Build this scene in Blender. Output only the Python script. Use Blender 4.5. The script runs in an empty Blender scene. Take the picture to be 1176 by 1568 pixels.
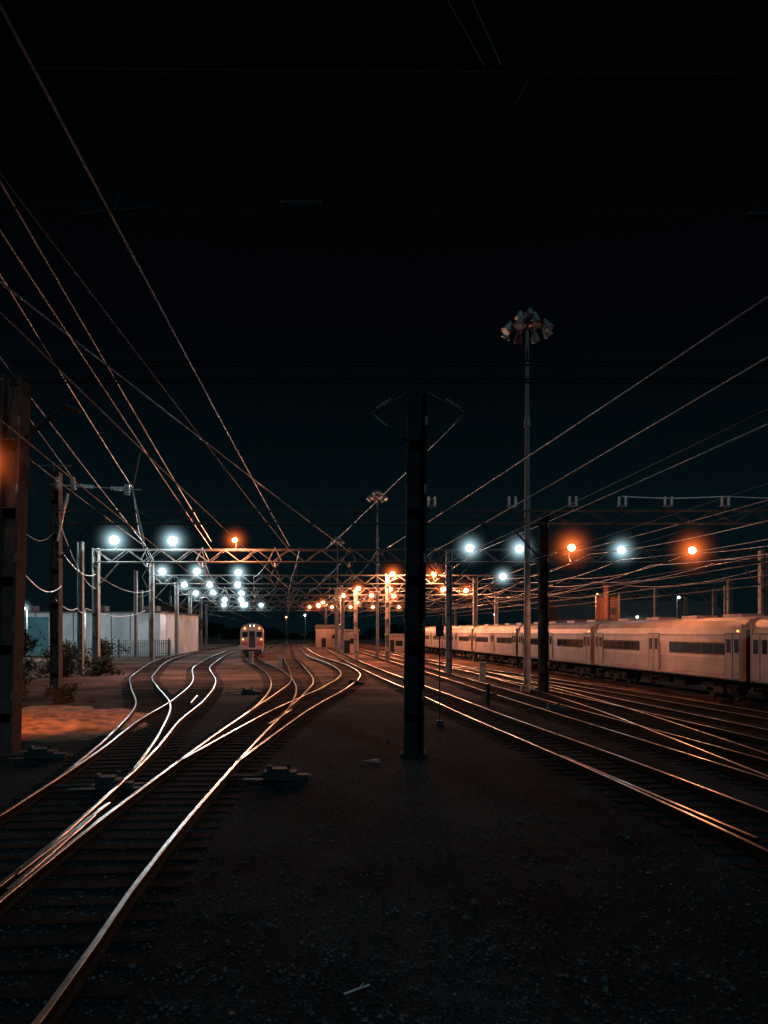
import bpy, math, random
from mathutils import Vector, Matrix
random.seed(7)
S = bpy.context.scene
COL = S.collection

# ------------------------------------------------------------------ materials
def newmat(name):
    m = bpy.data.materials.new(name); m.use_nodes = True
    nt = m.node_tree
    for n in list(nt.nodes): nt.nodes.remove(n)
    return m, nt
def pbr(name, c1, c2=None, scale=3.0, rough=0.7, metal=0.0, bump=0.0, bscale=20.0, detail=6, spec=.5):
    m, nt = newmat(name)
    o = nt.nodes.new('ShaderNodeOutputMaterial'); p = nt.nodes.new('ShaderNodeBsdfPrincipled')
    nt.links.new(p.outputs[0], o.inputs[0])
    p.inputs['Roughness'].default_value = rough; p.inputs['Metallic'].default_value = metal
    p.inputs['Specular IOR Level'].default_value = spec
    tc = nt.nodes.new('ShaderNodeTexCoord')
    if c2 is None: c2 = tuple(x*0.6 for x in c1)
    n = nt.nodes.new('ShaderNodeTexNoise'); n.inputs['Scale'].default_value = scale; n.inputs['Detail'].default_value = detail
    nt.links.new(tc.outputs['Object'], n.inputs['Vector'])
    r = nt.nodes.new('ShaderNodeValToRGB')
    r.color_ramp.elements[0].position = 0.35; r.color_ramp.elements[1].position = 0.65
    r.color_ramp.elements[0].color = (*c2, 1); r.color_ramp.elements[1].color = (*c1, 1)
    nt.links.new(n.outputs['Fac'], r.inputs[0]); nt.links.new(r.outputs[0], p.inputs['Base Color'])
    if bump > 0:
        n2 = nt.nodes.new('ShaderNodeTexNoise'); n2.inputs['Scale'].default_value = bscale; n2.inputs['Detail'].default_value = 8
        nt.links.new(tc.outputs['Object'], n2.inputs['Vector'])
        b = nt.nodes.new('ShaderNodeBump'); b.inputs['Strength'].default_value = bump; b.inputs['Distance'].default_value = 0.05
        nt.links.new(n2.outputs['Fac'], b.inputs['Height']); nt.links.new(b.outputs[0], p.inputs['Normal'])
    return m
def emis(name, c, s):
    m, nt = newmat(name)
    o = nt.nodes.new('ShaderNodeOutputMaterial'); e = nt.nodes.new('ShaderNodeEmission')
    e.inputs[0].default_value = (*c, 1); e.inputs[1].default_value = s
    nt.links.new(e.outputs[0], o.inputs[0]); return m
def bloom_glow(name, c, k, power=4.0):  # self-glowing volume that imitates lens bloom around a lamp
    m, nt = newmat(name)
    o = nt.nodes.new('ShaderNodeOutputMaterial'); e = nt.nodes.new('ShaderNodeEmission')
    tc = nt.nodes.new('ShaderNodeTexCoord'); l = nt.nodes.new('ShaderNodeVectorMath'); l.operation = 'LENGTH'
    nt.links.new(tc.outputs['Object'], l.inputs[0])
    a = nt.nodes.new('ShaderNodeMath'); a.operation = 'SUBTRACT'; a.use_clamp = True; a.inputs[0].default_value = 1.0
    nt.links.new(l.outputs['Value'], a.inputs[1])
    b = nt.nodes.new('ShaderNodeMath'); b.operation = 'POWER'; b.inputs[1].default_value = power
    nt.links.new(a.outputs[0], b.inputs[0])
    d = nt.nodes.new('ShaderNodeMath'); d.operation = 'MULTIPLY'; d.inputs[1].default_value = k
    nt.links.new(b.outputs[0], d.inputs[0]); nt.links.new(d.outputs[0], e.inputs[1])
    e.inputs[0].default_value = (*c, 1)
    nt.links.new(e.outputs[0], o.inputs['Volume']); return m

M_conc = pbr('galvanised_steel', (.27,.265,.26), (.15,.148,.145), 2.5, .55, .2, .3, 30)
M_rustpost = pbr('weathered_steel', (.13,.07,.055), (.065,.04,.032), 3, .8, .1, .5, 30)
M_dark = pbr('dark_steel', (.06,.06,.06), (.035,.035,.035), 3, .7, .2, .3, 25, spec=.25)
M_vdark = pbr('silhouette_steel', (.03,.031,.032), (.014,.014,.015), 3, .95, 0, spec=.1)  # silhouette shade put into the base colour of posts and trusses
M_truss = pbr('truss_steel', (.12,.115,.11), (.07,.065,.06), 2, .65, .2)
M_railtop = pbr('polished_rail', (.66,.62,.6), (.36,.335,.325), 1.5, .29, 1.0, .12, 8)
M_railside = pbr('rusty_rail', (.045,.028,.021), (.02,.015,.012), 12, .95, 0, .4, 60, spec=.1)
M_sleeper = pbr('timber_sleeper', (.022,.02,.018), (.009,.009,.0085), 4, 1, 0, .6, 30, spec=.06)
M_wire = pbr('wire_metal', (.7,.72,.73), (.5,.51,.52), 2, .38, .4)
M_wired = pbr('wire_dark', (.2,.2,.2), (.13,.13,.13), 2, .5, .4)
M_ins = pbr('porcelain', (.9,.92,.92), (.8,.81,.81), 6, .25)
M_body = pbr('stainless_body', (.44,.34,.30), (.28,.215,.19), .9, .5, .1, .15, 6)
M_body2 = pbr('stainless_ribs', (.3,.235,.21), (.2,.16,.145), 1.5, .5, .1)
M_glass = pbr('dark_glass', (.02,.022,.025), (.015,.015,.018), 2, .08)
M_under = pbr('underframe', (.04,.036,.032), (.022,.021,.02), 5, .9, spec=.2)
M_black = pbr('rubber', (.015,.015,.015), None, 3, .9, spec=.1)
M_red = pbr('red_paint', (.5,.06,.03), (.4,.05,.03), 2, .5)
M_wall = pbr('white_wall', (.7,.76,.78), (.48,.53,.55), .35, .8, 0, .2, 5)
M_teal = pbr('teal_panel', (.1,.26,.29), (.07,.18,.21), .5, .7)
M_wall2 = pbr('tan_wall', (.3,.22,.19), (.2,.15,.125), .5, .85)
M_redlit = pbr('red_lit_wall', (.35,.15,.1), (.22,.1,.07), 3, .85, 0, .4, 20)  # tower wall with the orange-red lamplight put into its colour
M_roof = pbr('roof_felt', (.08,.08,.08), None, 2, .9)
M_leaf = pbr('leaves', (.075,.06,.03), (.04,.035,.02), 2, .8)
M_leafd = pbr('dark_leaves', (.018,.022,.016), (.01,.012,.009), .5, .9, spec=.1)
M_bark = pbr('bark', (.08,.06,.045), None, 8, .9)
M_stone = pbr('ballast_stone', (.12,.135,.14), (.02,.023,.024), 2.3, .9, spec=.15)
M_dirt = pbr('brown_dirt', (.32,.15,.07), (.07,.038,.02), 1.6, .95, 0, 1.0, 3, detail=10)
M_lensW = emis('lamp_lens_white', (.85,.96,1), 26)
M_lensO = emis('lamp_lens_orange', (1,.42,.16), 22)
M_small = emis('small_light', (1,.85,.7), 8)
M_redl = emis('marker_light', (1,.25,.05), 6)
M_bloomW = bloom_glow('bloom_white', (.55,.88,1.0), 3.4, 8.5)
M_bloomO = bloom_glow('bloom_orange', (1.0,.17,.03), 3.4, 7.5)

# ------------------------------------------------------------------ mesh builder
class MB:
    def __init__(s): s.v=[]; s.f=[]; s.m=[]
    def _add(s, vs, fs, mi):
        b=len(s.v); s.v+= [tuple(x) for x in vs]; s.f+=[tuple(b+i for i in f) for f in fs]; s.m+=[mi]*len(fs)
    def box(s, c, d, mi=0, rot=None):
        hx,hy,hz=d[0]/2,d[1]/2,d[2]/2
        vs=[Vector((x,y,z)) for x in(-hx,hx) for y in(-hy,hy) for z in(-hz,hz)]
        if rot is not None: vs=[rot@v for v in vs]
        c=Vector(c); vs=[v+c for v in vs]
        s._add(vs,[(0,1,3,2),(4,6,7,5),(0,4,5,1),(2,3,7,6),(0,2,6,4),(1,5,7,3)],mi)
    def cyl(s,p,q,r1,r2=None,n=8,mi=0):
        if r2 is None: r2=r1
        p=Vector(p);q=Vector(q);d=(q-p)
        if d.length<1e-6: return
        d.normalize(); up=Vector((0,0,1)) if abs(d.z)<.95 else Vector((1,0,0))
        a=d.cross(up).normalized(); b=d.cross(a)
        vs=[]
        for k in range(n):
            t=2*math.pi*k/n; o=a*math.cos(t)+b*math.sin(t)
            vs.append(p+o*r1)
        for k in range(n):
            t=2*math.pi*k/n; o=a*math.cos(t)+b*math.sin(t)
            vs.append(q+o*r2)
        fs=[(k,(k+1)%n,n+(k+1)%n,n+k) for k in range(n)]+[tuple(range(n-1,-1,-1)),tuple(range(n,2*n))]
        s._add(vs,fs,mi)
    def beam(s,p,q,w,mi=0):
        s.cyl(p,q,w*.7,w*.7,4,mi)
    def hpost(s,x,y,z0,z1,w,mi=0,lean=0):
        b0=len(s.v)
        t=w*.12
        s.box((x-w/2+t/2,y,(z0+z1)/2),(t,w,z1-z0),mi)
        s.box((x+w/2-t/2,y,(z0+z1)/2),(t,w,z1-z0),mi)
        s.box((x,y,(z0+z1)/2),(w-2*t,t,z1-z0-.02),mi)
        for zz in [z0+1.2+i*1.9 for i in range(int((z1-z0-1.5)/1.9)+1)]:
            s.box((x,y,zz),(w-2*t,w*.9,.025),mi)
            s.box((x+w/2-.04,y-w/2-.012,zz+.5),(.06,.02,.25),0)
            s.box((x-w/2-.012,y-w/4,zz+.9),(.02,.06,.35),0)
        s.box((x,y,z0+.04),(w*1.35,w*1.35,.08),mi)
        if lean:
            for i in range(b0,len(s.v)):
                v=s.v[i]; s.v[i]=(v[0]+lean*v[2],v[1],v[2])
    def sphere(s,c,r,mi=0,n=10,m=6,sc=(1,1,1)):
        vs=[];fs=[]
        c=Vector(c)
        vs.append(c+Vector((0,0,r*sc[2])))
        for i in range(1,m):
            ph=math.pi*i/m
            for k in range(n):
                t=2*math.pi*k/n
                vs.append(c+Vector((r*sc[0]*math.sin(ph)*math.cos(t),r*sc[1]*math.sin(ph)*math.sin(t),r*sc[2]*math.cos(ph))))
        vs.append(c-Vector((0,0,r*sc[2])))
        for k in range(n): fs.append((0,1+k,1+(k+1)%n))
        for i in range(m-2):
            for k in range(n):
                a=1+i*n+k;b=1+i*n+(k+1)%n
                fs.append((a,a+n,b+n,b))
        L=len(vs)-1
        for k in range(n): fs.append((L,1+(m-2)*n+(k+1)%n,1+(m-2)*n+k))
        s._add(vs,fs,mi)
    def insul(s,p,q,r,mi=0,n=7):
        p=Vector(p);q=Vector(q)
        s.cyl(p,q,r*.45,None,6,mi)
        for i in range(n):
            a=p.lerp(q,(i+.25)/n); b=p.lerp(q,(i+.75)/n)
            s.cyl(a,b,r,r*.55,8,mi)
    def build(s,name,mats,parent=None,smooth=False,loc=None,rotz=None):
        me=bpy.data.meshes.new(name); me.from_pydata(s.v,[],s.f); 
        for m in mats: me.materials.append(m)
        me.polygons.foreach_set('material_index',s.m)
        if smooth: me.polygons.foreach_set('use_smooth',[True]*len(s.f))
        me.update()
        o=bpy.data.objects.new(name,me); COL.objects.link(o)
        if loc: o.location=loc
        if rotz: o.rotation_euler[2]=rotz
        if parent: o.parent=parent
        return o

# ------------------------------------------------------------------ ground
m,nt=newmat('yard_ground')
o=nt.nodes.new('ShaderNodeOutputMaterial'); p=nt.nodes.new('ShaderNodeBsdfPrincipled'); nt.links.new(p.outputs[0],o.inputs[0])
p.inputs['Roughness'].default_value=1; p.inputs['Specular IOR Level'].default_value=.04
tc=nt.nodes.new('ShaderNodeTexCoord')
v=nt.nodes.new('ShaderNodeTexVoronoi'); v.inputs['Scale'].default_value=26
n=nt.nodes.new('ShaderNodeTexNoise'); n.inputs['Scale'].default_value=.2; n.inputs['Detail'].default_value=9; n.inputs['Roughness'].default_value=.65
n3=nt.nodes.new('ShaderNodeTexNoise'); n3.inputs['Scale'].default_value=22; n3.inputs['Detail'].default_value=6
for k in (v,n,n3): nt.links.new(tc.outputs['Object'],k.inputs['Vector'])
r=nt.nodes.new('ShaderNodeValToRGB'); e=r.color_ramp.elements      # dark ballast, near ground
e[0].position=.38; e[0].color=(.008,.011,.0125,1); e[1].position=.64; e[1].color=(.038,.046,.05,1)
rb=nt.nodes.new('ShaderNodeValToRGB'); e=rb.color_ramp.elements    # lamplit look of the mid-yard painted in: paler, redder ground
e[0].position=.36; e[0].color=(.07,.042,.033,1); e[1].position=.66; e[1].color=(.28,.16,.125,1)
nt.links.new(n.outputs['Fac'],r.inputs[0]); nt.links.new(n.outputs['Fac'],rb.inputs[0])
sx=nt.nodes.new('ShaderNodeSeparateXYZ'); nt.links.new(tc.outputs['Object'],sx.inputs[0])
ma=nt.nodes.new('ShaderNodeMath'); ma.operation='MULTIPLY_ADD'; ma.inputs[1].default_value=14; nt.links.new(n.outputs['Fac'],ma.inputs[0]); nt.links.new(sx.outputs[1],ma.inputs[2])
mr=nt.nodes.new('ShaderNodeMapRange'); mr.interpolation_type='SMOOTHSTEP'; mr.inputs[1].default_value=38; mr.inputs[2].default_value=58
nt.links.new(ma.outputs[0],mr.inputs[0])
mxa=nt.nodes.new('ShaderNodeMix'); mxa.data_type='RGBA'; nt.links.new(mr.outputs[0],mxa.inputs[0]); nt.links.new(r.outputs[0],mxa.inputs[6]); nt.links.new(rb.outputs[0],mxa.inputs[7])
r2=nt.nodes.new('ShaderNodeValToRGB'); e=r2.color_ramp.elements
e[0].position=.32; e[0].color=(.2,.2,.2,1); e[1].position=.68; e[1].color=(1.6,1.6,1.6,1)
nt.links.new(n3.outputs['Fac'],r2.inputs[0])
mx=nt.nodes.new('ShaderNodeMix'); mx.data_type='RGBA'; mx.blend_type='MULTIPLY'; mx.inputs[0].default_value=1
nt.links.new(mxa.outputs[2],mx.inputs[6]); nt.links.new(r2.outputs[0],mx.inputs[7])
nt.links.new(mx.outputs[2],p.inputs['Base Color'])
ad=nt.nodes.new('ShaderNodeMath'); nt.links.new(v.outputs['Distance'],ad.inputs[0]); nt.links.new(n3.outputs['Fac'],ad.inputs[1])
b=nt.nodes.new('ShaderNodeBump'); b.inputs['Strength'].default_value=.8; b.inputs['Distance'].default_value=.04
nt.links.new(ad.outputs[0],b.inputs['Height']); nt.links.new(b.outputs[0],p.inputs['Normal'])
M_ground=m
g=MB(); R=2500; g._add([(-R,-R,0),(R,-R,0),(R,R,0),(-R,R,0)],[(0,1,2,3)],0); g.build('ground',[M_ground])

def mound(name,cx,cy,rx,ry,h,mat,seed=1):
    rr=random.Random(seed); mb=MB(); N=64; Mr=22
    ph=[rr.random()*6 for _ in range(5)]
    vs=[(cx,cy,h)]; 
    for i in range(1,Mr+1):
        for k in range(N):
            t=2*math.pi*k/N; f=i/Mr
            w=1+.16*math.sin(3*t+ph[0])+.1*math.sin(5*t+ph[1])+.06*math.sin(11*t+ph[2])+.03*math.sin(23*t)
            z=h*(1-f*f)*(1+rr.uniform(-.22,.22)) + .006 if i<Mr else -.02
            vs.append((cx+rx*f*w*math.cos(t),cy+ry*f*w*math.sin(t),z))
    fs=[(0,1+k,1+(k+1)%N) for k in range(N)]
    for i in range(Mr-1):
        for k in range(N):
            a=1+i*N+k;b_=1+i*N+(k+1)%N; fs.append((a,a+N,b_+N,b_))
    mb._add(vs,fs,0); return mb.build(name,[mat],smooth=True)
mound('dirt_bank',-13.2,28.0,3.9,7.4,.25,M_dirt,3)

mb=MB()
for i in range(14000):
    y=5+ (random.random()**1.8)*33; x=random.uniform(-.62,.62)*y
    s=random.uniform(.012,.032)*(1.0 if random.random()<.985 else 2.0)
    rot=Matrix.Rotation(random.random()*6.28,3,'Z')@Matrix.Rotation(random.uniform(-.5,.5),3,'X')
    vs=[rot@Vector((s*random.uniform(.6,1.3)*a,s*random.uniform(.6,1.3)*b_,s*random.uniform(.5,.9)*c)) for a,b_,c in((1,0,0),(-1,0,0),(0,1,0),(0,-1,0),(0,0,1),(0,0,-.3))]
    vs=[q+Vector((x,y,s*.3)) for q in vs]
    mb._add(vs,[(0,2,4),(2,1,4),(1,3,4),(3,0,4)],0)
mb.build('ballast_gravel',[M_stone])
mb=MB()
for i in range(32):
    y=6+ (random.random()**1.4)*20; x=random.uniform(-.3,.6)*y; s=random.uniform(.01,.022)
    mb.sphere((x,y,s*.5),s,0,6,4,(random.uniform(.7,1.3),random.uniform(.7,1.3),.7))
mb.build('pale_pebbles',[M_conc])

# ------------------------------------------------------------------ tracks
def cr(pts,step=1.5):
    P=[Vector((x,y)) for x,y in pts]; P=[P[0]*2-P[1]]+P+[P[-1]*2-P[-2]]
    out=[]
    for i in range(1,len(P)-2):
        L=(P[i+1]-P[i]).length; n=max(2,int(L/step))
        d0=(P[i+1]-P[i-1])/max(1e-6,(P[i+1]-P[i-1]).length)*L; d1=(P[i+2]-P[i])/max(1e-6,(P[i+2]-P[i]).length)*L
        for k in range(n):
            t=k/n; t2=t*t;t3=t2*t
            out.append(P[i]*(2*t3-3*t2+1)+d0*(t3-2*t2+t)+P[i+1]*(-2*t3+3*t2)+d1*(t3-t2))
    out.append(P[-2]); return out
prof=[(-.07,.03),(.07,.03),(.07,.05),(.012,.07),(.012,.15),(.034,.16),(.036,.195),(.03,.203),(-.03,.203),(-.036,.195),(-.034,.16),(-.012,.15),(-.012,.07),(-.07,.05)]
def add_rail(mb,pts,off):
    n=len(prof); vs=[];fs=[];mis=[]
    for i,pt in enumerate(pts):
        a=pts[max(0,i-1)]; c=pts[min(len(pts)-1,i+1)]; d=(c-a).normalized(); nn=Vector((d.y,-d.x))
        for (px,pz) in prof:
            q=pt+nn*(off+px); vs.append((q.x,q.y,pz))
    for i in range(len(pts)-1):
        for k in range(n):
            a=i*n+k; b_=i*n+(k+1)%n
            fs.append((a,b_,b_+n,a+n)); mis.append(0 if k in(6,7,8) else 1)
    base=len(mb.v); mb.v+=vs; mb.f+=[tuple(base+i for i in f) for f in fs]; mb.m+=mis
TR={
 'T2':[(-5.2,1),(-5.7,9.8),(-6.1,13.7),(-7.1,21.07),(-8.3,28),(-9.4,36.5),(-11.8,49.8),(-17.6,73.8),(-26,128),(-38,225),(-55,380)],
 'T1':[(-6.6,17.5),(-7.9,24),(-10.4,34.2),(-14.2,45),(-18.2,57.2),(-27.1,96),(-36.6,174),(-48,280)],
 'T3':[(-3.6,1),(-3.65,6.4),(-3.93,9.4),(-4.2,13.6),(-4.6,23.7),(-4.95,34.2),(-6.2,46.8),(-8.9,62),(-17.6,101),(-26,170),(-40,300)],
 'T4':[(-4.45,19),(-3.95,31.4),(-2.85,46),(-2.6,59),(-4.4,75),(-9.6,104),(-19,174),(-34,300)],
 'T5':[(-4.8,30),(-5.0,40),(-5.4,50),(-6.9,62),(-13,104),(-22,174),(-37,300)],
 'R1':[(7.2,2),(6.5,11),(6.2,13.7),(5.4,20),(3.9,30),(2.9,37.6),(.2,57),(-3.4,85),(-9.6,140),(-21,240),(-31,330)],
 'R2':[(11,2),(9.9,11),(8.9,20),(6.9,37),(4.4,60),(1.5,85),(-4.9,140),(-16,240)],
 'R3':[(14.7,3),(13.2,15),(11.5,30),(9.2,50),(5.8,80),(-1.1,140),(-12,240)],
 'R4':[(17.9,5),(15.2,28),(11.6,50),(7.6,70),(4.5,90),(-1.1,140)],
 'R5':[(9.4,16),(9.6,24),(9.7,32),(9.3,42),(8.1,60)],
 'TR':[(21.96-.117*y,y) for y in (2,20,60,100,150,220)],
}
CL={k:cr(v) for k,v in TR.items()}
sl=MB()
for k,pts in CL.items():
    mb=MB()
    for off in(-.75,.75): add_rail(mb,pts,off)
    mb.build('railway_track',[M_railtop,M_railside])
    acc=0
    for i in range(len(pts)-1):
        a,b_=pts[i],pts[i+1]; d=b_-a; L=d.length; d.normalize()
        if a.y>95: break
        sp=.62 if a.y<45 else 1.3
        while acc<L:
            q=a+d*acc; ang=math.atan2(d.y,d.x)-math.pi/2
            sl.box((q.x,q.y,-.035+random.uniform(0,.015)),(2.55,.23,.1),0,Matrix.Rotation(ang+random.uniform(-.03,.03),3,'Z'))
            acc+=sp
        acc-=L
sl.build('timber_sleepers',[M_sleeper])
mb=MB()
for (a,b_) in [((-4.95,10.2),(-5.25,14.5)),((-4.75,9.6),(-5.15,13.5)),((-8.9,35),(-9.6,39)),((-4.1,27),(-3.9,32)),((5.9,12),(4.7,20))]:
    add_rail(mb,cr([a,((a[0]+b_[0])/2,(a[1]+b_[1])/2),b_]),0)
mb.build('guard_rails',[M_railtop,M_railside])

def switch_machine(x,y,rz=0,s=1):
    mb=MB()
    mb.box((0,0,.14),(.75*s,.42,.2),0); mb.box((-.05,0,.27),(.5*s,.34,.07),0); mb.box((.5*s,0,.1),(.3,.26,.13),0)
    mb.cyl((-.25,-.1,.3),(-.25,.1,.3),.07,None,8,0); mb.cyl((.2,0,.3),(.2,0,.4),.05,None,8,0)
    mb.cyl((-.4,0,.12),(-1.3,0,.1),.025,None,6,1); mb.cyl((-.4,.15,.12),(-1.3,.2,.1),.02,None,6,1)
    mb.box((-.1,0,.02),(1.5,.24,.05),1); mb.box((-.1,.45,.02),(1.5,.24,.05),1)
    mb.build('switch_machine',[M_dark,M_dark],loc=(x,y,0),rotz=rz)
switch_machine(-2.4,17.6); switch_machine(-9.3,20.6,.1); switch_machine(-6.0,16.6,.15,.7); switch_machine(-11.9,22.8,.1,.8)
switch_machine(-7.5,42,.1); switch_machine(-2.0,50,.1); switch_machine(7.4,33,.1,.8)

# ------------------------------------------------------------------ gantries
def gantry(Y,posts,x0,x1,zb,zt,pw=.42,depth=.7,bay=1.3,tm=None,cw=.075,lw=.045,rails_k=(),lace=True):
    mb=MB()
    for q in posts:
        x,top=q[0],(q[1] if len(q)>1 else zt)
        mb.hpost(x,Y,0,top,pw,q[2] if len(q)>2 else 0,q[3] if len(q)>3 else 0)
    n=max(2,int((x1-x0)/bay))
    for yy in(Y-depth/2,Y+depth/2):
        for z in(zb,zt): mb.beam((x0,yy,z),(x1,yy,z),cw,1)
        if lace:
            for i in range(n):
                a=x0+(x1-x0)*i/n; b_=x0+(x1-x0)*(i+1)/n
                if i%2: mb.beam((a,yy,zb),(b_,yy,zt),lw,1)
                else: mb.beam((a,yy,zt),(b_,yy,zb),lw,1)
    if lace:
        for i in range(n+1):
            a=x0+(x1-x0)*i/n
            mb.beam((a,Y-depth/2,zb),(a,Y+depth/2,zb),.04,1)
    for q in posts:
        x=q[0]
        for sx in(-1,1):
            if Y>30 and x0-.1<=x+sx*1.8<=x1+.1: mb.beam((x+sx*.2,Y,zb-1.9),(x+sx*1.9,Y,zb),.08,1)
    for k in rails_k:
        pts=CL[k]; c=min(pts,key=lambda q:abs(q.y-Y))
        if abs(c.y-Y)>3 or not(x0<c.x<x1): continue
        mb.insul((c.x,Y,zb-.05),(c.x,Y,zb-.45),.09,2,4)
        for sx in(-1,1):
            mb.cyl((c.x,Y,zb+1.2),(c.x+sx*.5,Y,zb+.2),.03,None,5,4)
            mb.cyl((c.x+sx*.5,Y,zb+.2),(c.x,Y,zb-.5),.03,None,5,4)
            mb.cyl((c.x,Y,zb-.45),(c.x+sx*.4,Y,zb-1.2),.02,None,5,1)
            mb.cyl((c.x+sx*.4,Y,zb-1.2),(c.x,Y,7.1),.016,None,5,1)
    return mb.build('catenary_gantry',[M_conc,tm or M_truss,M_ins,M_rustpost,M_conc,M_vdark])
def cross_span(Y,z,x0,x1,r):
    mb=MB(); mb.cyl((x0,Y,z),(x1,Y,z-.25),r,None,8,1)
    for x in(x0,x1): mb.hpost(x,Y,0,z+.5,.45,0)
    return mb
mb=cross_span(9.2,10.35,-14,15,.022)
mb.beam((.75,9.2,11.1),(1.2,9.2,10.3),.04,0); mb.beam((1.0,9.2,11.2),(1.4,9.2,10.3),.05,0); mb.beam((1.75,9.2,10.15),(1.6,9.2,9.85),.03,0)
mb.build('cross_span_beam',[M_dark,M_vdark])
mb=cross_span(12.4,10.45,-15,16,.016)
mb.beam((-5.0,12.3,10.2),(-3.7,12.3,10.33),.035,0); mb.beam((-4.4,12.35,10.25),(-4.3,12.35,10.6),.03,0)
mb.insul((-1.7,12.3,10.4),(-1.0,12.3,10.4),.05,0,10); mb.beam((5.9,12.3,10.2),(6.6,12.3,10.18),.07,0)
mb.build('cross_span_beam',[M_dark,M_vdark])
gantry(21.3,[(-10.6,10.6,3,.028),(.82,10.2,5,.012),(22.5,)],-10.4,22.5,10.5,11.0,.56,tm=M_vdark,cw=.04,lw=.02,bay=2,depth=.3)
gantry(41.7,[(-18.0,12.2,3),(8.75,9.8,5),(27,12)],-18,27,9.4,10.1,.5,bay=1.1,depth=.4,cw=.045,lw=.028)
gantry(62,[(-23.5,10.3),(5.3,10.1),(30.9,10.2)],-23.5,33,9.15,10.15,.5,rails_k=('T1','T2','T3','T4','R1','R2'))
gantry(89,[(-27.2,11.5),(.4,10.3),(10.7,9.8),(40.5,9.6)],-27.2,41,9.1,10.1,.5)
gantry(115,[(-31.4,11),(-4.3,10),(17,9.6),(50,10)],-31.4,51,9.1,10.1,.5,rails_k=('T2','T3','R1'))
gantry(141,[(-36,11),(-7.9,12.2),(17,9.8),(56,10)],-36,57,9.2,10.2,.5)
gantry(170,[(-41,11),(-10.7,13),(16,10)],-41,60,9.2,10.2,.5)
gantry(205,[(-48,11),(-15.7,11),(16,10)],-48,60,9.2,10.2,.5)
def post(x,y,h,w=.4,mat=0):
    mb=MB(); mb.hpost(x,y,0,h,w,mat); mb.build('catenary_post',[M_conc,M_rustpost,M_dark])
post(-25.0,62.6,10.9,.42); post(-33,101,11.6,.4); post(-40,130,12,.4); post(-45,160,11,.4); post(-10.2,160,12.8,.4)
post(-6.1,112,8.5,.4); post(0.6,100,8.8,.4); post(34,95,9,.4); post(45,100,9.5,.4); post(-38,119,10,.4)

mb=MB()
for sx in(-1,1):
    x0=.95
    mb.beam((x0+sx*.25,21.25,10.15),(x0+sx*1.3,21.0,9.5),.04,0)
    mb.beam((x0+sx*1.3,21.0,9.5),(x0+sx*.25,21.25,8.75),.04,0)
    mb.insul((x0+sx*1.25,21,9.45),(x0+sx*.85,21.1,9.15),.05,1,5)
    mb.insul((x0+sx*1.15,21,9.65),(x0+sx*.75,21.1,9.95),.035,1,5)
mb.build('bracket_arms',[M_truss,M_conc])
mb=MB()
mb.beam((-10.0,21.2,8.9),(-8.9,21.2,9.75),.1,0); mb.beam((-8.9,21.2,9.75),(-8.5,21.2,9.6),.1,0)
mb.beam((-10.05,21.2,8.2),(-9.7,21.2,7.2),.05,0)
mb.build('bracket_arm',[M_dark])

mb=MB(); Y=41.4
mb.beam((-18.9,Y,12.5),(-17.1,Y,12.5),.08,0); mb.beam((-18,Y,12.2),(-18,Y,12.7),.06,0)
mb.beam((-18.2,Y,11.5),(-13.2,Y,11.2),.04,1)
mb.insul((-17.8,Y,11.9),(-17.8,Y,11.2),.18,1); mb.insul((-17.0,Y,11.9),(-16.9,Y,11.2),.15,1)
mb.insul((-16.7,Y,11.45),(-15.8,Y,11.35),.12,1); mb.insul((-14.9,Y,11.3),(-14.0,Y,11.25),.12,1)
mb.insul((-14.0,Y,11.5),(-14.0,Y,10.9),.17,1)
mb.insul((-17.3,Y-.1,10.6),(-17.5,Y-.1,9.8),.16,1); mb.insul((-17.2,Y-.1,11.0),(-17.3,Y-.1,10.4),.12,1)
mb.cyl((-17.5,Y,9.8),(-17.8,Y,8.4),.06,None,6,1)
mb.cyl((-13.7,Y,11.2),(-13.3,Y,9.4),.035,None,6,1); mb.cyl((-13.3,Y,9.4),(-13.1,Y,8.4),.06,None,6,1)
mb.cyl((-13.3,Y,13.2),(-13.7,Y,11.2),.02,None,6,0)
mb.build('insulator_assembly',[M_conc,M_ins])
mb=MB(); Y=41.4
for x in(2.6,7.0,10.3,13.0,15.5,18.6,21.5):
    mb.box((x,Y,10.32),(.5,.25,.06),0)
    for dx in(-.18,.18): mb.insul((x+dx,Y,10.33),(x+dx,Y,10.85),.09,1,5)
    mb.beam((x,Y,10.1),(x,Y,10.32),.04,0)
mb.build('insulator_row',[M_conc,M_ins])

# ------------------------------------------------------------------ wires
def wire(pts,r,mat,parent,sag=0,name='wire'):
    cu=bpy.data.curves.new(name,'CURVE'); cu.dimensions='3D'; cu.bevel_depth=r; cu.bevel_resolution=1
    P=[]
    for i in range(len(pts)-1):
        a=Vector(pts[i]);b_=Vector(pts[i+1])
        for k in range(14):
            t=k/14; q=a.lerp(b_,t); q.z-=sag*4*t*(1-t)*min(1,(b_-a).length/22); P.append(q)
    P.append(Vector(pts[-1]))
    s=cu.splines.new('POLY'); s.points.add(len(P)-1)
    for i,q in enumerate(P): s.points[i].co=(*q,1)
    cu.materials.append(mat); o=bpy.data.objects.new(name,cu); COL.objects.link(o)
    if parent: o.parent=parent
    return o
GY=[62,89,115,141,170,205]
def xat(k,Y):
    pts=CL[k]
    for i in range(len(pts)-1):
        if pts[i].y<=Y<=pts[i+1].y:
            t=(Y-pts[i].y)/(pts[i+1].y-pts[i].y); return pts[i].x+(pts[i+1].x-pts[i].x)*t
    return None
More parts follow.
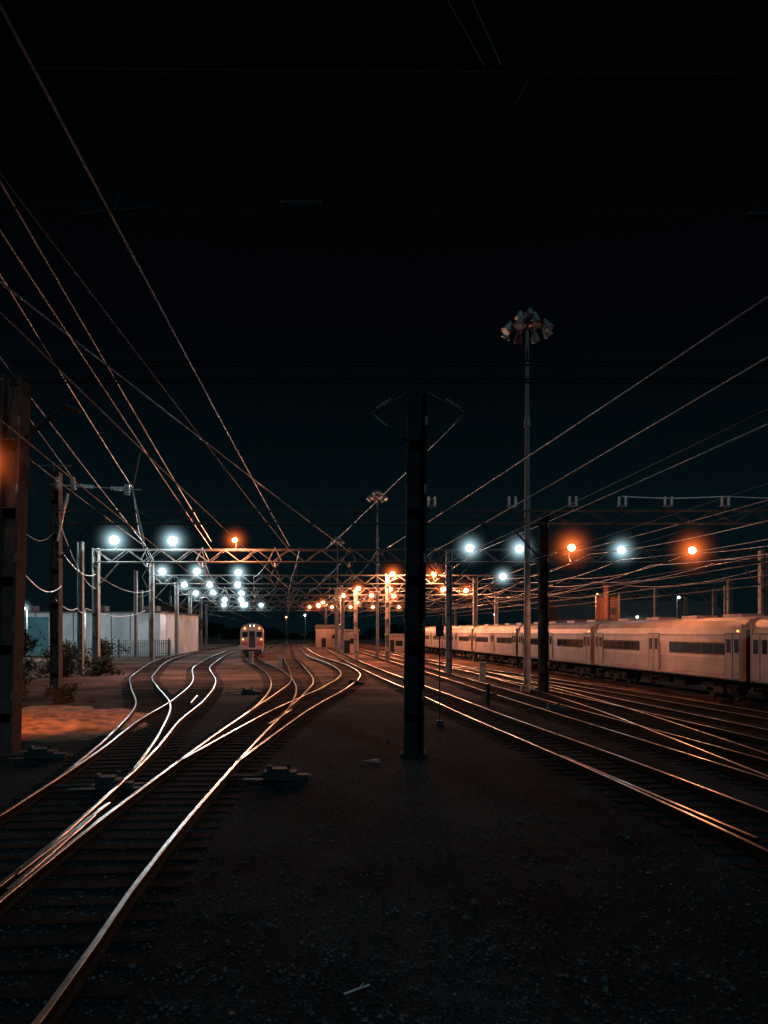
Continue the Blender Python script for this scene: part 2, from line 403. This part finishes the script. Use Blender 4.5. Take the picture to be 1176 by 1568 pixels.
NEAR={'T1':[((-8.6,2,9.9),10.4,.014,0),((-6.0,2,10.75),10.5,.016,1)],
      'T2':[((-4.55,2,10.75),10.85,.019,1),((-4.7,2,10.15),10.25,.017,1),((-5.0,2,7.3),6.95,.012,0)],
      'T3':[((-3.5,-2,10.3),10.45,.021,1),((-4.6,2,9.4),10.1,.012,0),((-3.4,-2,6.9),6.95,.012,0)],
      'T4':[((-8.85,0,10.4),10.0,.018,1)],
      'R1':[((9.6,0,9.9),10.35,.02,1),((7.3,0,7.0),6.95,.01,0)],
      'R2':[((11.1,0,10.05),10.1,.02,1),((10.8,6,7.2),6.95,.01,0)],
      'R3':[((13.4,8,9.9),10.1,.018,1),((13.2,8,7.6),6.95,.01,0)],
      'TR':[((19.5,20,9.6),9.8,.018,1),((19.5,20,7.2),6.95,.01,0)],'T5':[]}
for k in NEAR:
    par=bpy.data.objects.new('overhead_line',None); COL.objects.link(par)
    ms=[];ct=[]
    for Y in GY:
        x=xat(k,Y)
        if x is None: continue
        zz=9.9-(0 if k[0]=='T' and k!='TR' else .3)
        ms.append((x,Y,zz if Y>62 else 10.3)); ct.append((x,Y,6.95))
    wire(ms,.017,M_wire,par,.45,'messenger'); wire(ct,.013,M_wired,par,.05,'contact')
    x62=xat(k,62)
    if k=='T3': x62=-7.7
    if k=='T2': x62=-14.1
    if k=='R1': x62=.3
    for (a,z62,rr,br) in NEAR[k]: wire([a,(x62,62,z62)],rr,M_wire if br else M_wired,par,.12,'anchor_run')
    mb=MB()
    for i in range(len(ms)-1):
        a=Vector(ms[i]);b_=Vector(ms[i+1]); c=Vector(ct[i]);d=Vector(ct[i+1])
        for j in (1,2,3):
            t=j/4; p1=a.lerp(b_,t); p1.z-=.45*4*t*(1-t); p2=c.lerp(d,t)
            mb.cyl(p1,p2,.007,None,4,0)
    if mb.v: mb.build('droppers',[M_wired],parent=par)
par=bpy.data.objects.new('feeder_cables',None); COL.objects.link(par)
F=[
 ([(-5.0,2,10.95),(-13.7,41.4,11.3)],.1,.018,M_wire),
 ([(-6.3,2,11.6),(-17.0,41.4,11.9)],.1,.013,M_wired),
 ([(-13.7,41.4,11.2),(-19.8,62,11.0),(-27.2,89,11.2),(-31.4,115,10.8)],.35,.018,M_wired),
 ([(-10.2,21.2,8.4),(-15.5,33,7.7),(-18,41.4,8.9)],.9,.016,M_wired),
 ([(-10.2,21.2,5.3),(-13.6,32,5.4),(-17.9,41.4,5.3)],.9,.022,M_wire),
 ([(-17.9,41.4,5.3),(-21,52,5.1),(-24.5,62.4,5.4),(-28,89,6),(-33,101,6)],.7,.028,M_wire),
 ([(-17.9,41.4,8.4),(-23.5,62,8.2),(-27.2,89,8.4),(-33,101,8.4)],.8,.025,M_wire),
 ([(-17.6,41.4,9.2),(-23.5,62,7.0)],.8,.02,M_wire),
 ([(2.25,21,9.5),(-4.8,62,10.2)],.1,.016,M_wire),
 ([(13.0,41.4,10.85),(15.5,41.4,10.75),(18.6,41.4,10.85),(21.5,41.4,10.75),(27,41.4,10.9)],.15,.03,M_wire),
]
for i,x in enumerate((24,26.5,29,32,35,39)):
    F.append(([(x-.117*Y,Y,9.8-.45*(i%3)) for Y in(20,62,89,115,141,170)],.7,.024,M_wire))
    F.append(([(x-.117*Y,Y,7.0+.4*(i%2)) for Y in(41.7,62,89,115,141,170)],.1,.018,M_wired))
for pts,sg,rr,mt in F: wire(pts,rr,mt,par,sg,'cable')

# ------------------------------------------------------------------ lit lamps
bm=MB(); bm.sphere((0,0,0),1,0,20,12); _t=bm.build('tmp',[M_bloomW]); bloomW_me=_t.data; bpy.data.objects.remove(_t)
bm=MB(); bm.sphere((0,0,0),1,0,20,12); _t=bm.build('tmp',[M_bloomO]); bloomO_me=_t.data; bpy.data.objects.remove(_t)
def lamp(x,y,z,kind,power,hr=2.0,lr=.22,name='yard_floodlight',spot=None,arm=True,boff=(0,-.5,-.25)):
    W=kind=='W'; mb=MB()
    mb.sphere((x,y-.1,z),lr,1,12,8,(1,.7,.9))
    mb.cyl((x,y+.05,z+.02),(x,y+.4,z+.1),lr*1.1,lr*.5,10,0)
    mb.box((x,y+.42,z+.1),(.25,.2,.25),0)
    if arm: 
        mb.cyl((x,y+.45,z+.1),(x,y+.45,z-.5),.04,None,6,0); mb.cyl((x,y+.45,z-.5),(x,y+.1,z-.75),.035,None,6,0)
    o=mb.build(name,[M_dark,M_lensW if W else M_lensO],smooth=True)
    l=bpy.data.lights.new('bulb','SPOT' if spot else 'POINT'); l.energy=power; l.color=(.7,.94,1) if W else (1,.33,.145)
    l.shadow_soft_size=.12
    lo=bpy.data.objects.new('bulb',l); COL.objects.link(lo); lo.location=(x+boff[0],y+boff[1],z+boff[2]); lo.parent=o
    if spot:
        l.spot_size=math.radians(spot[1]); l.spot_blend=.7
        lo.rotation_euler=(Vector(spot[0])-Vector(lo.location)).to_track_quat('-Z','Y').to_euler()
    h=bpy.data.objects.new('bloom_halo',bloomW_me if W else bloomO_me); COL.objects.link(h)  # painted bloom around the lens, no mist in the air
    h.location=(x,y-.1,z); h.scale=(hr,)*3; h.parent=o
    return o
for x,z in((-21.7,10.85),(-17.0,10.8)): lamp(x,61.2,z,'W',1000,2.9,.36)
# right-hand white floods are aimed left, across the running lines
for x,z in((6.9,10.2),(10.9,10.15),(19.1,10.05)): lamp(x,61.2,z,'W',200,2.7,.3,spot=((x-9,54,0),90))
lamp(-12.0,61.2,10.85,'O',4600,2.2,.22)
lamp(10.1,41.0,8.0,'O',2300,2.3,.21,spot=((15.5,45,1.5),140))
lamp(16.6,41.0,7.85,'O',900,2.3,.21,spot=((17,36,0),140))
Y=88.2
for x,z in((-25.7,10.5),(-21.7,10.5),(-16.9,10.35)): lamp(x,Y,z,'W',700,2.8,.36)
lamp(13.8,Y,9.9,'W',200,2.8,.34,spot=((4,82,0),90))
for x,z in((1.0,10.2),(5.8,10.2)): lamp(x,Y,z,'O',7500,2.8,.3)
Y=114.2
for x,z in((-30.0,10.6),(-26.2,10.6),(-22,10.6)): lamp(x,Y,z,'W',700,2.8,.42)
for x,z in((-3.85,10.0),(.9,9.9),(8.9,9.9),(12.3,9.7)): lamp(x,Y,z,'O',4500,2.8,.36)
Y=140.2
for x,z in((-34.7,10.6),(-31.5,10.7),(-26.3,10.6)): lamp(x,Y,z,'W',700,2.9,.46)
for x,z in((-2.3,10.2),(1.8,10.1),(-7.5,10.2)): lamp(x,Y,z,'O',3400,2.8,.4)
Y=169.2
for x,z in((-35.5,10.6),(-31.8,10.6)): lamp(x,Y,z,'W',700,3.2,.52)
lamp(-30.9,169.2,9.6,'W',500,2.9,.5)
lamp(-14.6,169.2,9.4,'O',2600,2.8,.45)
for x in(-13.6,-6,1,7): lamp(x,169.2,10.1,'O',1400,2.6,.4)
Y=204.2
for x in(-43,-38,-33): lamp(x,Y,10.7,'W',700,3.2,.5)
for x in(-20,-14,-9,-3,4): lamp(x,Y,10.2,'O',1000,2.6,.38)
lamp(-10.75,20.6,8.05,'O',6000,1.7,.16,'post_lamp',((-13.4,29.0,0),60),True,(-.5,1.4,-.2))
def pole_lamp(x,y,z,kind,power,name='orange_pole_or_added_lamp',spot=None,hr=1.5,lr=.2):
    o=lamp(x,y,z,kind,power,hr,lr,name,spot,False)
    mb=MB(); mb.cyl((x,y+.9,0),(x,y+.9,z+.2),.1,.06,8,0); mb.cyl((x,y+.9,z+.2),(x,y+.35,z+.15),.04,None,6,0); mb.box((x,y+.9,.1),(.4,.4,.2),0)
    mb.build('pole',[M_conc],parent=o)
pole_lamp(13.9,22,8.5,'O',2300,spot=((18,31,1.8),95))  # added out-of-frame lamp, put there to light the coaches
pole_lamp(-44.6,94,6.4,'W',1600,'street_lamp',hr=2.2,lr=.25); pole_lamp(-38.5,97,5.9,'W',1000,'street_lamp',hr=1.6,lr=.18)
pole_lamp(-60,96,6.4,'W',800,'street_lamp')
for x,y,z,kd in((60,180,7,'W'),(75,190,8,'O'),(48,170,7.5,'O'),(90,200,7.5,'W'),(-15,260,6,'O'),(-20,300,5,'W'),(20,230,7,'O'),(64,165,11,'W'),(-26,250,9,'W'),(-36,280,9,'O'),(8,280,8,'O'),(35,240,9,'W')):
    pole_lamp(x,y,z,kd,250,'street_lamp',hr=1.5,lr=.24)

# ------------------------------------------------------------------ high-mast lights (unlit)
def mast(x,y,h):
    mb=MB()
    mb.cyl((x,y,0),(x,y,h*.5),.22,.16,12,0); mb.cyl((x,y,h*.5),(x,y,h),.16,.09,12,0)
    mb.cyl((x,y,0),(x,y,.35),.45,.4,12,0); mb.box((x,y-.2,1.0),(.22,.12,.6),0)
    for zz in(h*.3,h*.5,h*.72): mb.cyl((x,y,zz),(x,y,zz+.5),.19,.18,12,0)
    mb.cyl((x,y,h-.1),(x,y,h+.25),.3,.3,12,0)
    for i in range(8):
        t=2*math.pi*(i+.3)/8; dx,dy=math.cos(t),math.sin(t)
        a=Vector((x+dx*.25,y+dy*.25,h+.1)); b_=Vector((x+dx*.9,y+dy*.9,h-.15))
        mb.cyl(a,b_,.035,None,6,0)
        c=b_+Vector((dx*.12,dy*.12,.18)); d=b_+Vector((dx*.45,dy*.45,-.4))
        mb.cyl(c,b_+Vector((dx*.2,dy*.2,.02)),.1,.13,10,2)
        mb.cyl(b_+Vector((dx*.2,dy*.2,.02)),d,.14,.29,12,2)
        mb.cyl(d,d+Vector((dx*.02,dy*.02,-.02)),.25,.25,12,1)
    for i in range(4):
        t=2*math.pi*(i+.1)/4; dx,dy=math.cos(t),math.sin(t)
        mb.cyl((x+dx*.4,y+dy*.4,h+.7),(x+dx*.5,y+dy*.5,h+.25),.12,.27,12,2)
    mb.cyl((x,y,h),(x,y,h+.7),.06,None,6,0); mb.cyl((x-.5,y,h+.62),(x+.5,y,h+.62),.04,None,6,0)
    mb.build('high_mast_light',[M_conc,M_ins,M_conc])
mast(8.3,44,21.3); mast(-.9,104,22.1); mast(-9.3,152,21.8)

# ------------------------------------------------------------------ passenger coaches
def coach(cx,cy,rz,L):
    mb=MB(); half=[(1.5,1.0),(1.56,1.25),(1.56,3.15),(1.48,3.48),(1.2,3.8),(.65,3.96),(0,4.0)]
    pr=half+[(-a,b_) for a,b_ in half[-2::-1]]
    n=len(pr); y0,y1=-L/2+.3,L/2-.3
    vs=[(a,y0,b_) for a,b_ in pr]+[(a,y1,b_) for a,b_ in pr]
    fs=[(k,k+1,n+k+1,n+k) for k in range(n-1)]+[(n-1,0,n,2*n-1)]+[tuple(range(n)),tuple(range(2*n-1,n-1,-1))]
    mb._add(vs,fs,0)
    for s in(-1,1):
        for z in(1.35,1.47,1.59,1.71,1.83,1.95): mb.box((s*1.568,0,z),(.024,L-.9,.05),1)
        mb.box((s*1.568,0,3.12),(.03,L-.7,.07),1); mb.box((s*1.565,0,1.12),(.03,L-.7,.1),1)
        for c in(-L/4-.1,L/4+.1):
            w=L/2-3.4
            mb.box((s*1.566,c,2.45),(.02,w,.6),3)
            nn=int(w/.95)
            for i in range(nn):
                yy=c-w/2+(i+.5)*w/nn; mb.box((s*1.578,yy,2.45),(.02,w/nn-.16,.44),2)
        for c in(0,-L/2+1.0,L/2-1.0):
            mb.box((s*1.566,c,2.15),(.02,1.35,2.1),3)
            for dx in(-.32,.32):
                mb.box((s*1.58,c+dx,2.13),(.02,.56,2.0),1); mb.box((s*1.592,c+dx,2.6),(.012,.34,.62),2)
            mb.box((s*1.6,c-.78,2.0),(.04,.04,1.4),1)
            mb.box((s*1.45,c,.75),(.2,.9,.06),4); mb.box((s*1.45,c,.45),(.2,.9,.06),4)
    for yy in(y0+.02,y1-.02): mb.box((0,yy,2.3),(3.16,.08,2.6),1)
    for s in(-1,1): mb.box((0,s*(L/2-.16),2.2),(1.3,.34,2.3),4)
    for yy in(-L*.35,-L*.12,L*.12,L*.35): mb.box((0,yy,4.05),(1.2,1.6,.16),1)
    for yy in(-2.2,-.4,1.6): mb.box((-.75,yy,.72),(.9,1.3,.55),4); mb.box((.75,yy,.72),(.9,1.2,.5),4)
    mb.box((0,0,.95),(2.6,L-1,.14),4)
    for s in(-1,1):
        by=s*(L/2-2.9)
        for sx in(-1,1):
            mb.box((sx*1.05,by,.62),(.16,3.0,.24),5); mb.box((sx*1.08,by,.42),(.2,.9,.3),5)
            for wy in(-1.1,1.1):
                mb.cyl((sx*.7,by+wy,.43),(sx*.84,by+wy,.43),.43,None,16,5); mb.cyl((sx*.84,by+wy,.45),(sx*1.2,by+wy,.45),.12,None,8,5)
            for wy in(-.4,.4): mb.cyl((sx*1.1,by+wy,.5),(sx*1.1,by+wy,.98),.1,None,8,5)
        mb.box((0,by,.75),(2.0,.5,.2),4)
        mb.cyl((0,s*(L/2-.5),.8),(0,s*(L/2),.8),.1,None,8,5)
    mb.sphere((-1.6,-L/2+.55,3.3),.05,6,8,5)
    mb.build('passenger_coach',[M_body,M_body2,M_glass,M_dark,M_black,M_under,M_redl],loc=(cx,cy,.2),rotz=rz)
for i in range(7):
    cy=25.65+17.7*i; coach(21.96-.117*cy,cy,math.atan(.117),17.7)

def cab_train(cx,cy,rz):
    mb=MB(); half=[(1.5,.95),(1.55,1.2),(1.55,3.3),(1.45,3.75),(1.1,4.15),(.55,4.32),(0,4.36)]
    pr=half+[(-a,b_) for a,b_ in half[-2::-1]]; n=len(pr)
    rings=[(0,.93),(.25,1.0),(20,1.0)]
    vs=[]
    for y,s in rings: vs+=[(a*s,y,1.0+(b_-1.0)*s) for a,b_ in pr]
    fs=[]
    for i in range(2):
        for k in range(n-1): fs.append((i*n+k,i*n+k+1,(i+1)*n+k+1,(i+1)*n+k))
        fs.append((i*n+n-1,i*n,(i+1)*n,(i+1)*n+n-1))
    fs+=[tuple(range(n)),tuple(range(3*n-1,2*n-1,-1))]
    mb._add(vs,fs,0)
    mb.box((0,-.03,2.3),(.8,.08,2.2),1); mb.box((0,-.08,2.95),(.45,.04,.6),2)
    for s in(-1,1):
        mb.box((s*.92,-.02,2.95),(.72,.06,.72),1); mb.box((s*.92,-.06,2.95),(.6,.04,.6),2)
        mb.box((s*.98,-.03,1.75),(.62,.06,.5),3)
        mb.sphere((s*.95,-.1,3.75),.12,6,8,6); mb.sphere((s*1.2,-.1,2.3),.1,6,8,6)
        mb.cyl((s*1.38,-.12,1.3),(s*1.38,-.12,3.0),.025,None,6,0)
        mb.cyl((s*.5,-.1,1.2),(s*.5,-.1,2.4),.025,None,6,0)
        for wy in(2,4.4,15.5,18): mb.cyl((s*.7,wy,.43),(s*.84,wy,.43),.43,None,14,4)
        mb.box((s*1.05,3.2,.5),(.2,3.4,.3),4); mb.box((s*1.05,16.7,.5),(.2,3.4,.3),4)
        for yy in range(3,19,2): mb.box((s*1.56,yy,2.6),(.03,1.3,.7),2)
        mb.box((s*1.2,-.1,.62),(.5,.3,.08),4); mb.box((s*1.2,-.1,.35),(.5,.3,.08),4)
    mb.box((0,-.05,4.1),(1.2,.12,.22),1); mb.sphere((-.25,-.12,4.1),.08,5,8,6); mb.sphere((.25,-.12,4.1),.08,5,8,6)
    mb.box((0,-.15,.55),(2.2,.2,.5),4); mb.cyl((0,-.7,.8),(0,0,.8),.12,None,8,4); mb.box((0,-.8,.8),(.35,.25,.35),4)
    mb.box((0,10,.8),(2.6,18,.25),4); mb.box((0,9,.6),(2.2,5,.5),4)
    for yy in(4,9,14): mb.box((0,yy,4.4),(1.3,2,.2),1)
    mb.build('commuter_train',[M_body,M_dark,M_glass,M_red,M_under,M_small,M_redl],loc=(cx,cy,.2),rotz=rz)
cab_train(-17.45,100.5,math.atan(.17))

# ------------------------------------------------------------------ buildings
def warehouse():
    mb=MB(); x0,x1,y0,y1,h=-64,-33,112,135,6.3
    mb.box(((x0+x1)/2,(y0+y1)/2,h/2),(x1-x0,y1-y0,h),0)
    mb.box(((x0+x1)/2,(y0+y1)/2,h+.12),(x1-x0+.5,y1-y0+.5,.22),1)
    for i in range(11):
        x=x0+1.4+i*2.8; mb.box((x,y0-.03,h/2),(.12,.06,h-.1),2)
    mb.box((-53.2,y0-.06,2.9),(7.5,.12,5.6),4)
    for x in(-60,): mb.box((x,y0-.04,1.9),(3.4,.08,3.6),3)
    mb.box((-46,y0-.06,1.1),(1.1,.12,2.2),3)
    for x in(-55,-44,-36): mb.box((x,118,h+.7),(2,2,1),2)
    mb.build('white_warehouse',[M_wall,M_roof,M_truss,M_glass,M_teal])
warehouse()
def shed(name,cx,cy,w,d,h,mat):
    mb=MB(); mb.box((cx,cy,h/2),(w,d,h),0)
    mb._add([(cx-w/2-.2,cy-d/2-.2,h),(cx+w/2+.2,cy-d/2-.2,h),(cx+w/2+.2,cy+d/2+.2,h),(cx-w/2-.2,cy+d/2+.2,h),(cx-w/2-.2,cy,h+w*.12),(cx+w/2+.2,cy,h+w*.12)],[(0,1,5,4),(2,3,4,5),(0,4,3),(1,2,5),(0,3,2,1)],1)
    mb.box((cx-w*.2,cy-d/2-.04,1.05),(1,.08,2.1),2); mb.box((cx+w*.22,cy-d/2-.04,h*.55),(1.2,.08,.9),2)
    mb.build(name,[mat,M_roof,M_glass])
shed('trackside_shed',1.9,132,3.2,4,2.8,M_wall2); shed('trackside_hut',-5.6,127,2.6,3.5,3.6,M_wall2); shed('trackside_hut',-12.5,175,6,5,4.5,M_wall2)
shed('brick_depot_building',62,190,40,18,6.5,M_wall2)
def tower():
    mb=MB(); cx,cy=37.8,128
    mb.box((cx,cy,4.6),(3.4,3.4,9.2),0); mb.box((cx,cy,9.3),(3.8,3.8,.25),1)
    mb.cyl((cx-1.0,cy-2.2,0),(cx-1.0,cy-2.2,11.2),.45,.4,12,0); mb.cyl((cx+1.2,cy-2.0,0),(cx+1.2,cy-2.0,10),.22,None,8,2)
    mb.cyl((cx-1.0,cy-2.2,11.1),(cx-1.0,cy-2.2,11.5),.55,.55,12,1)
    for z in(2,4.5,7): mb.box((cx+.3,cy-1.72,z),(.9,.05,1.1),1); mb.box((cx,cy-1.75,z+1.2),(3.4,.1,.12),2)
    mb.box((cx+5,cy+2,2.8),(8,5,5.6),0); mb.box((cx+5,cy+2,5.7),(8.4,5.4,.2),1)
    mb.build('industrial_tower',[M_redlit,M_roof,M_conc])
tower(); pole_lamp(34,121,9.5,'O',1500,'orange_pole_or_added_lamp',hr=.8,lr=.12)

mb=MB(); x=-42
while x<-29.5:
    mb.box((x,99+ (x+46)*.35,1.2),(.17,.03,2.4),0); x+=.26
for i in range(7):
    xx=-42+i*2.06; mb.box((xx,98.9+(xx+46)*.35,1.3),(.14,.1,2.6),1)
for z in(.5,1.9): mb.beam((-42,99.08+4*.35,z),(-29.5,99.08+16.5*.35,z),.05,1)
mb.build('slatted_fence',[M_conc,M_dark])

def bush(name,cx,cy,rx,h,n,seed,leaf=.14,trunk=0,mat=None):
    rr=random.Random(seed); mb=MB()
    cl=[(rr.gauss(0,.45)*rx,rr.gauss(0,.4)*rx,trunk+(h-trunk)*rr.uniform(.12,.9)) for _ in range(26)]
    for i in range(7 if not trunk else 9):
        c=rr.choice(cl); base=(cx+rr.uniform(-.15,.15),cy,0) if not trunk else (cx,cy,trunk*.8)
        mb.cyl(base,(cx+c[0],cy+c[1],c[2]),.05 if not trunk else .12,.015,5,1)
    if trunk: mb.cyl((cx,cy,0),(cx,cy,trunk),.28,.18,8,1)
    for i in range(n):
        c=rr.choice(cl); R=rx*.33
        q=Vector((cx+c[0]+rr.gauss(0,R*.5),cy+c[1]+rr.gauss(0,R*.5),max(.05,c[2]+rr.gauss(0,R*.45))))
        a=Vector((rr.uniform(-1,1),rr.uniform(-1,1),rr.uniform(-1,1))).normalized()*leaf*rr.uniform(.6,1.3)
        b_=Vector((rr.uniform(-1,1),rr.uniform(-1,1),rr.uniform(-1,1))).cross(a); b_=b_.normalized()*leaf*.5 if b_.length>0 else a
        mb._add([q-a,q+b_*.8,q+a,q-b_*.8],[(0,1,2,3)],0)
    mb.build(name,[mat or M_leaf,M_bark])
bush('shrub',-20.5,40.5,1.5,3.6,3500,1,.13); bush('shrub',-19.3,38,1.2,2.0,2500,2,.12); bush('shrub',-23,43,1.8,3.2,3500,3,.14)
bush('shrub',-24.6,58,1.5,2.2,2000,4,.14); bush('shrub',-22.6,60,1.2,1.5,1500,5,.14); bush('shrub',-27.5,66,1.6,2.4,1800,6,.15)
bush('shrub',-15.5,37,.8,1.0,900,9,.1); bush('shrub',-31,84,2,2.6,1500,10,.2)
bush('tree',-39.5,150,3.2,9.0,4000,7,.35,3); bush('tree',-48,152,4,8,3000,11,.35,3)
mb=MB()
rr=random.Random(5)
for i in range(14000):
    x=rr.uniform(-330,330); H=5+2.5*math.sin(x*.05)+1.5*math.sin(x*.21+1)+1.0*math.sin(x*.7)
    q=Vector((x,360+rr.uniform(-8,8),max(.2,H)*math.sqrt(rr.random())))
    a=Vector((rr.uniform(-1,1),rr.uniform(-.3,.3),rr.uniform(-1,1)))*1.1; b_=Vector((-a.z,rr.uniform(-.3,.3),a.x))*.7
    mb._add([q-a,q+b_,q+a,q-b_],[(0,1,2,3)],0)
mb.build('distant_tree_line',[M_leafd])

mb=MB(); mb.cyl((2.05,28,0),(2.05,28,4.2),.03,.025,6,0); mb.box((2.05,27.95,3.5),(.3,.03,.4),0); mb.box((2.05,28,.1),(.25,.25,.2),0)
mb.build('marker_pole',[M_dark])
mb=MB(); mb.box((4.9,35.8,.45),(.16,.16,.9),0); mb.box((4.9,35.8,.95),(.24,.24,.1),0); mb.cyl((4.9,35.8,.6),(5.3,35.8,.5),.03,None,6,0)
mb.build('switch_stand',[M_vdark])
mb=MB(); mb.cyl((-.38,7.15,.04),(-.14,7.3,.06),.014,.01,5,0); mb.cyl((-.25,7.22,.05),(-.2,7.32,.07),.006,.004,5,0); mb.build('fallen_stick',[pbr('dry_wood',(.6,.54,.5),None,9,.8)])
mb=MB(); mb.box((-.25,20.1,.06),(.3,.06,.05),0,Matrix.Rotation(.4,3,'Z')); mb.cyl((-.6,20,.06),(-.1,19.8,.05),.02,None,6,0); mb.build('scrap_debris',[M_conc])
mb=MB(); 
for x,y,h in((7.0,54,1.2),(-10.3,75,1.0),(-14,80,1.3),(-27.3,70,1.1),(-3.2,90,1.2)):
    mb.box((x,y,h/2),(.4,.4,h),0); mb.box((x,y,h+.05),(.5,.5,.1),0)
mb.build('signal_cabinets',[M_conc])

# ------------------------------------------------------------------ world, fill light, camera
w=bpy.data.worlds.new('World'); S.world=w; w.use_nodes=True; nt=w.node_tree
for n in list(nt.nodes): nt.nodes.remove(n)
o=nt.nodes.new('ShaderNodeOutputWorld'); bg=nt.nodes.new('ShaderNodeBackground'); nt.links.new(bg.outputs[0],o.inputs[0])
tc=nt.nodes.new('ShaderNodeTexCoord'); sp=nt.nodes.new('ShaderNodeSeparateXYZ'); nt.links.new(tc.outputs['Generated'],sp.inputs[0])
r=nt.nodes.new('ShaderNodeValToRGB'); e=r.color_ramp.elements
e[0].position=0; e[0].color=(.0016,.0058,.0078,1); e[1].position=.56; e[1].color=(.0003,.0004,.0005,1)
k=e.new(.16); k.color=(.0013,.0048,.0066,1); k=e.new(.34); k.color=(.0007,.0014,.0025,1)
nt.links.new(sp.outputs[2],r.inputs[0]); nt.links.new(r.outputs[0],bg.inputs[0]); bg.inputs[1].default_value=1
l=bpy.data.lights.new('cool_fill','SUN'); l.energy=.42; l.color=(.4,.82,1); l.angle=math.radians(3)  # added dim bluish fill for the foreground, no moon known
lo=bpy.data.objects.new('cool_fill',l); COL.objects.link(lo); lo.rotation_euler=(math.radians(42),0,math.radians(24))

cam=bpy.data.cameras.new('camera'); co=bpy.data.objects.new('camera',cam); COL.objects.link(co)
co.location=(0,0,3.45); co.rotation_euler=(math.radians(90),0,0)
cam.sensor_fit='VERTICAL'; cam.sensor_height=36; cam.lens=26.7; cam.shift_y=.1173; cam.clip_end=6000
S.camera=co
S.view_settings.view_transform='Standard'
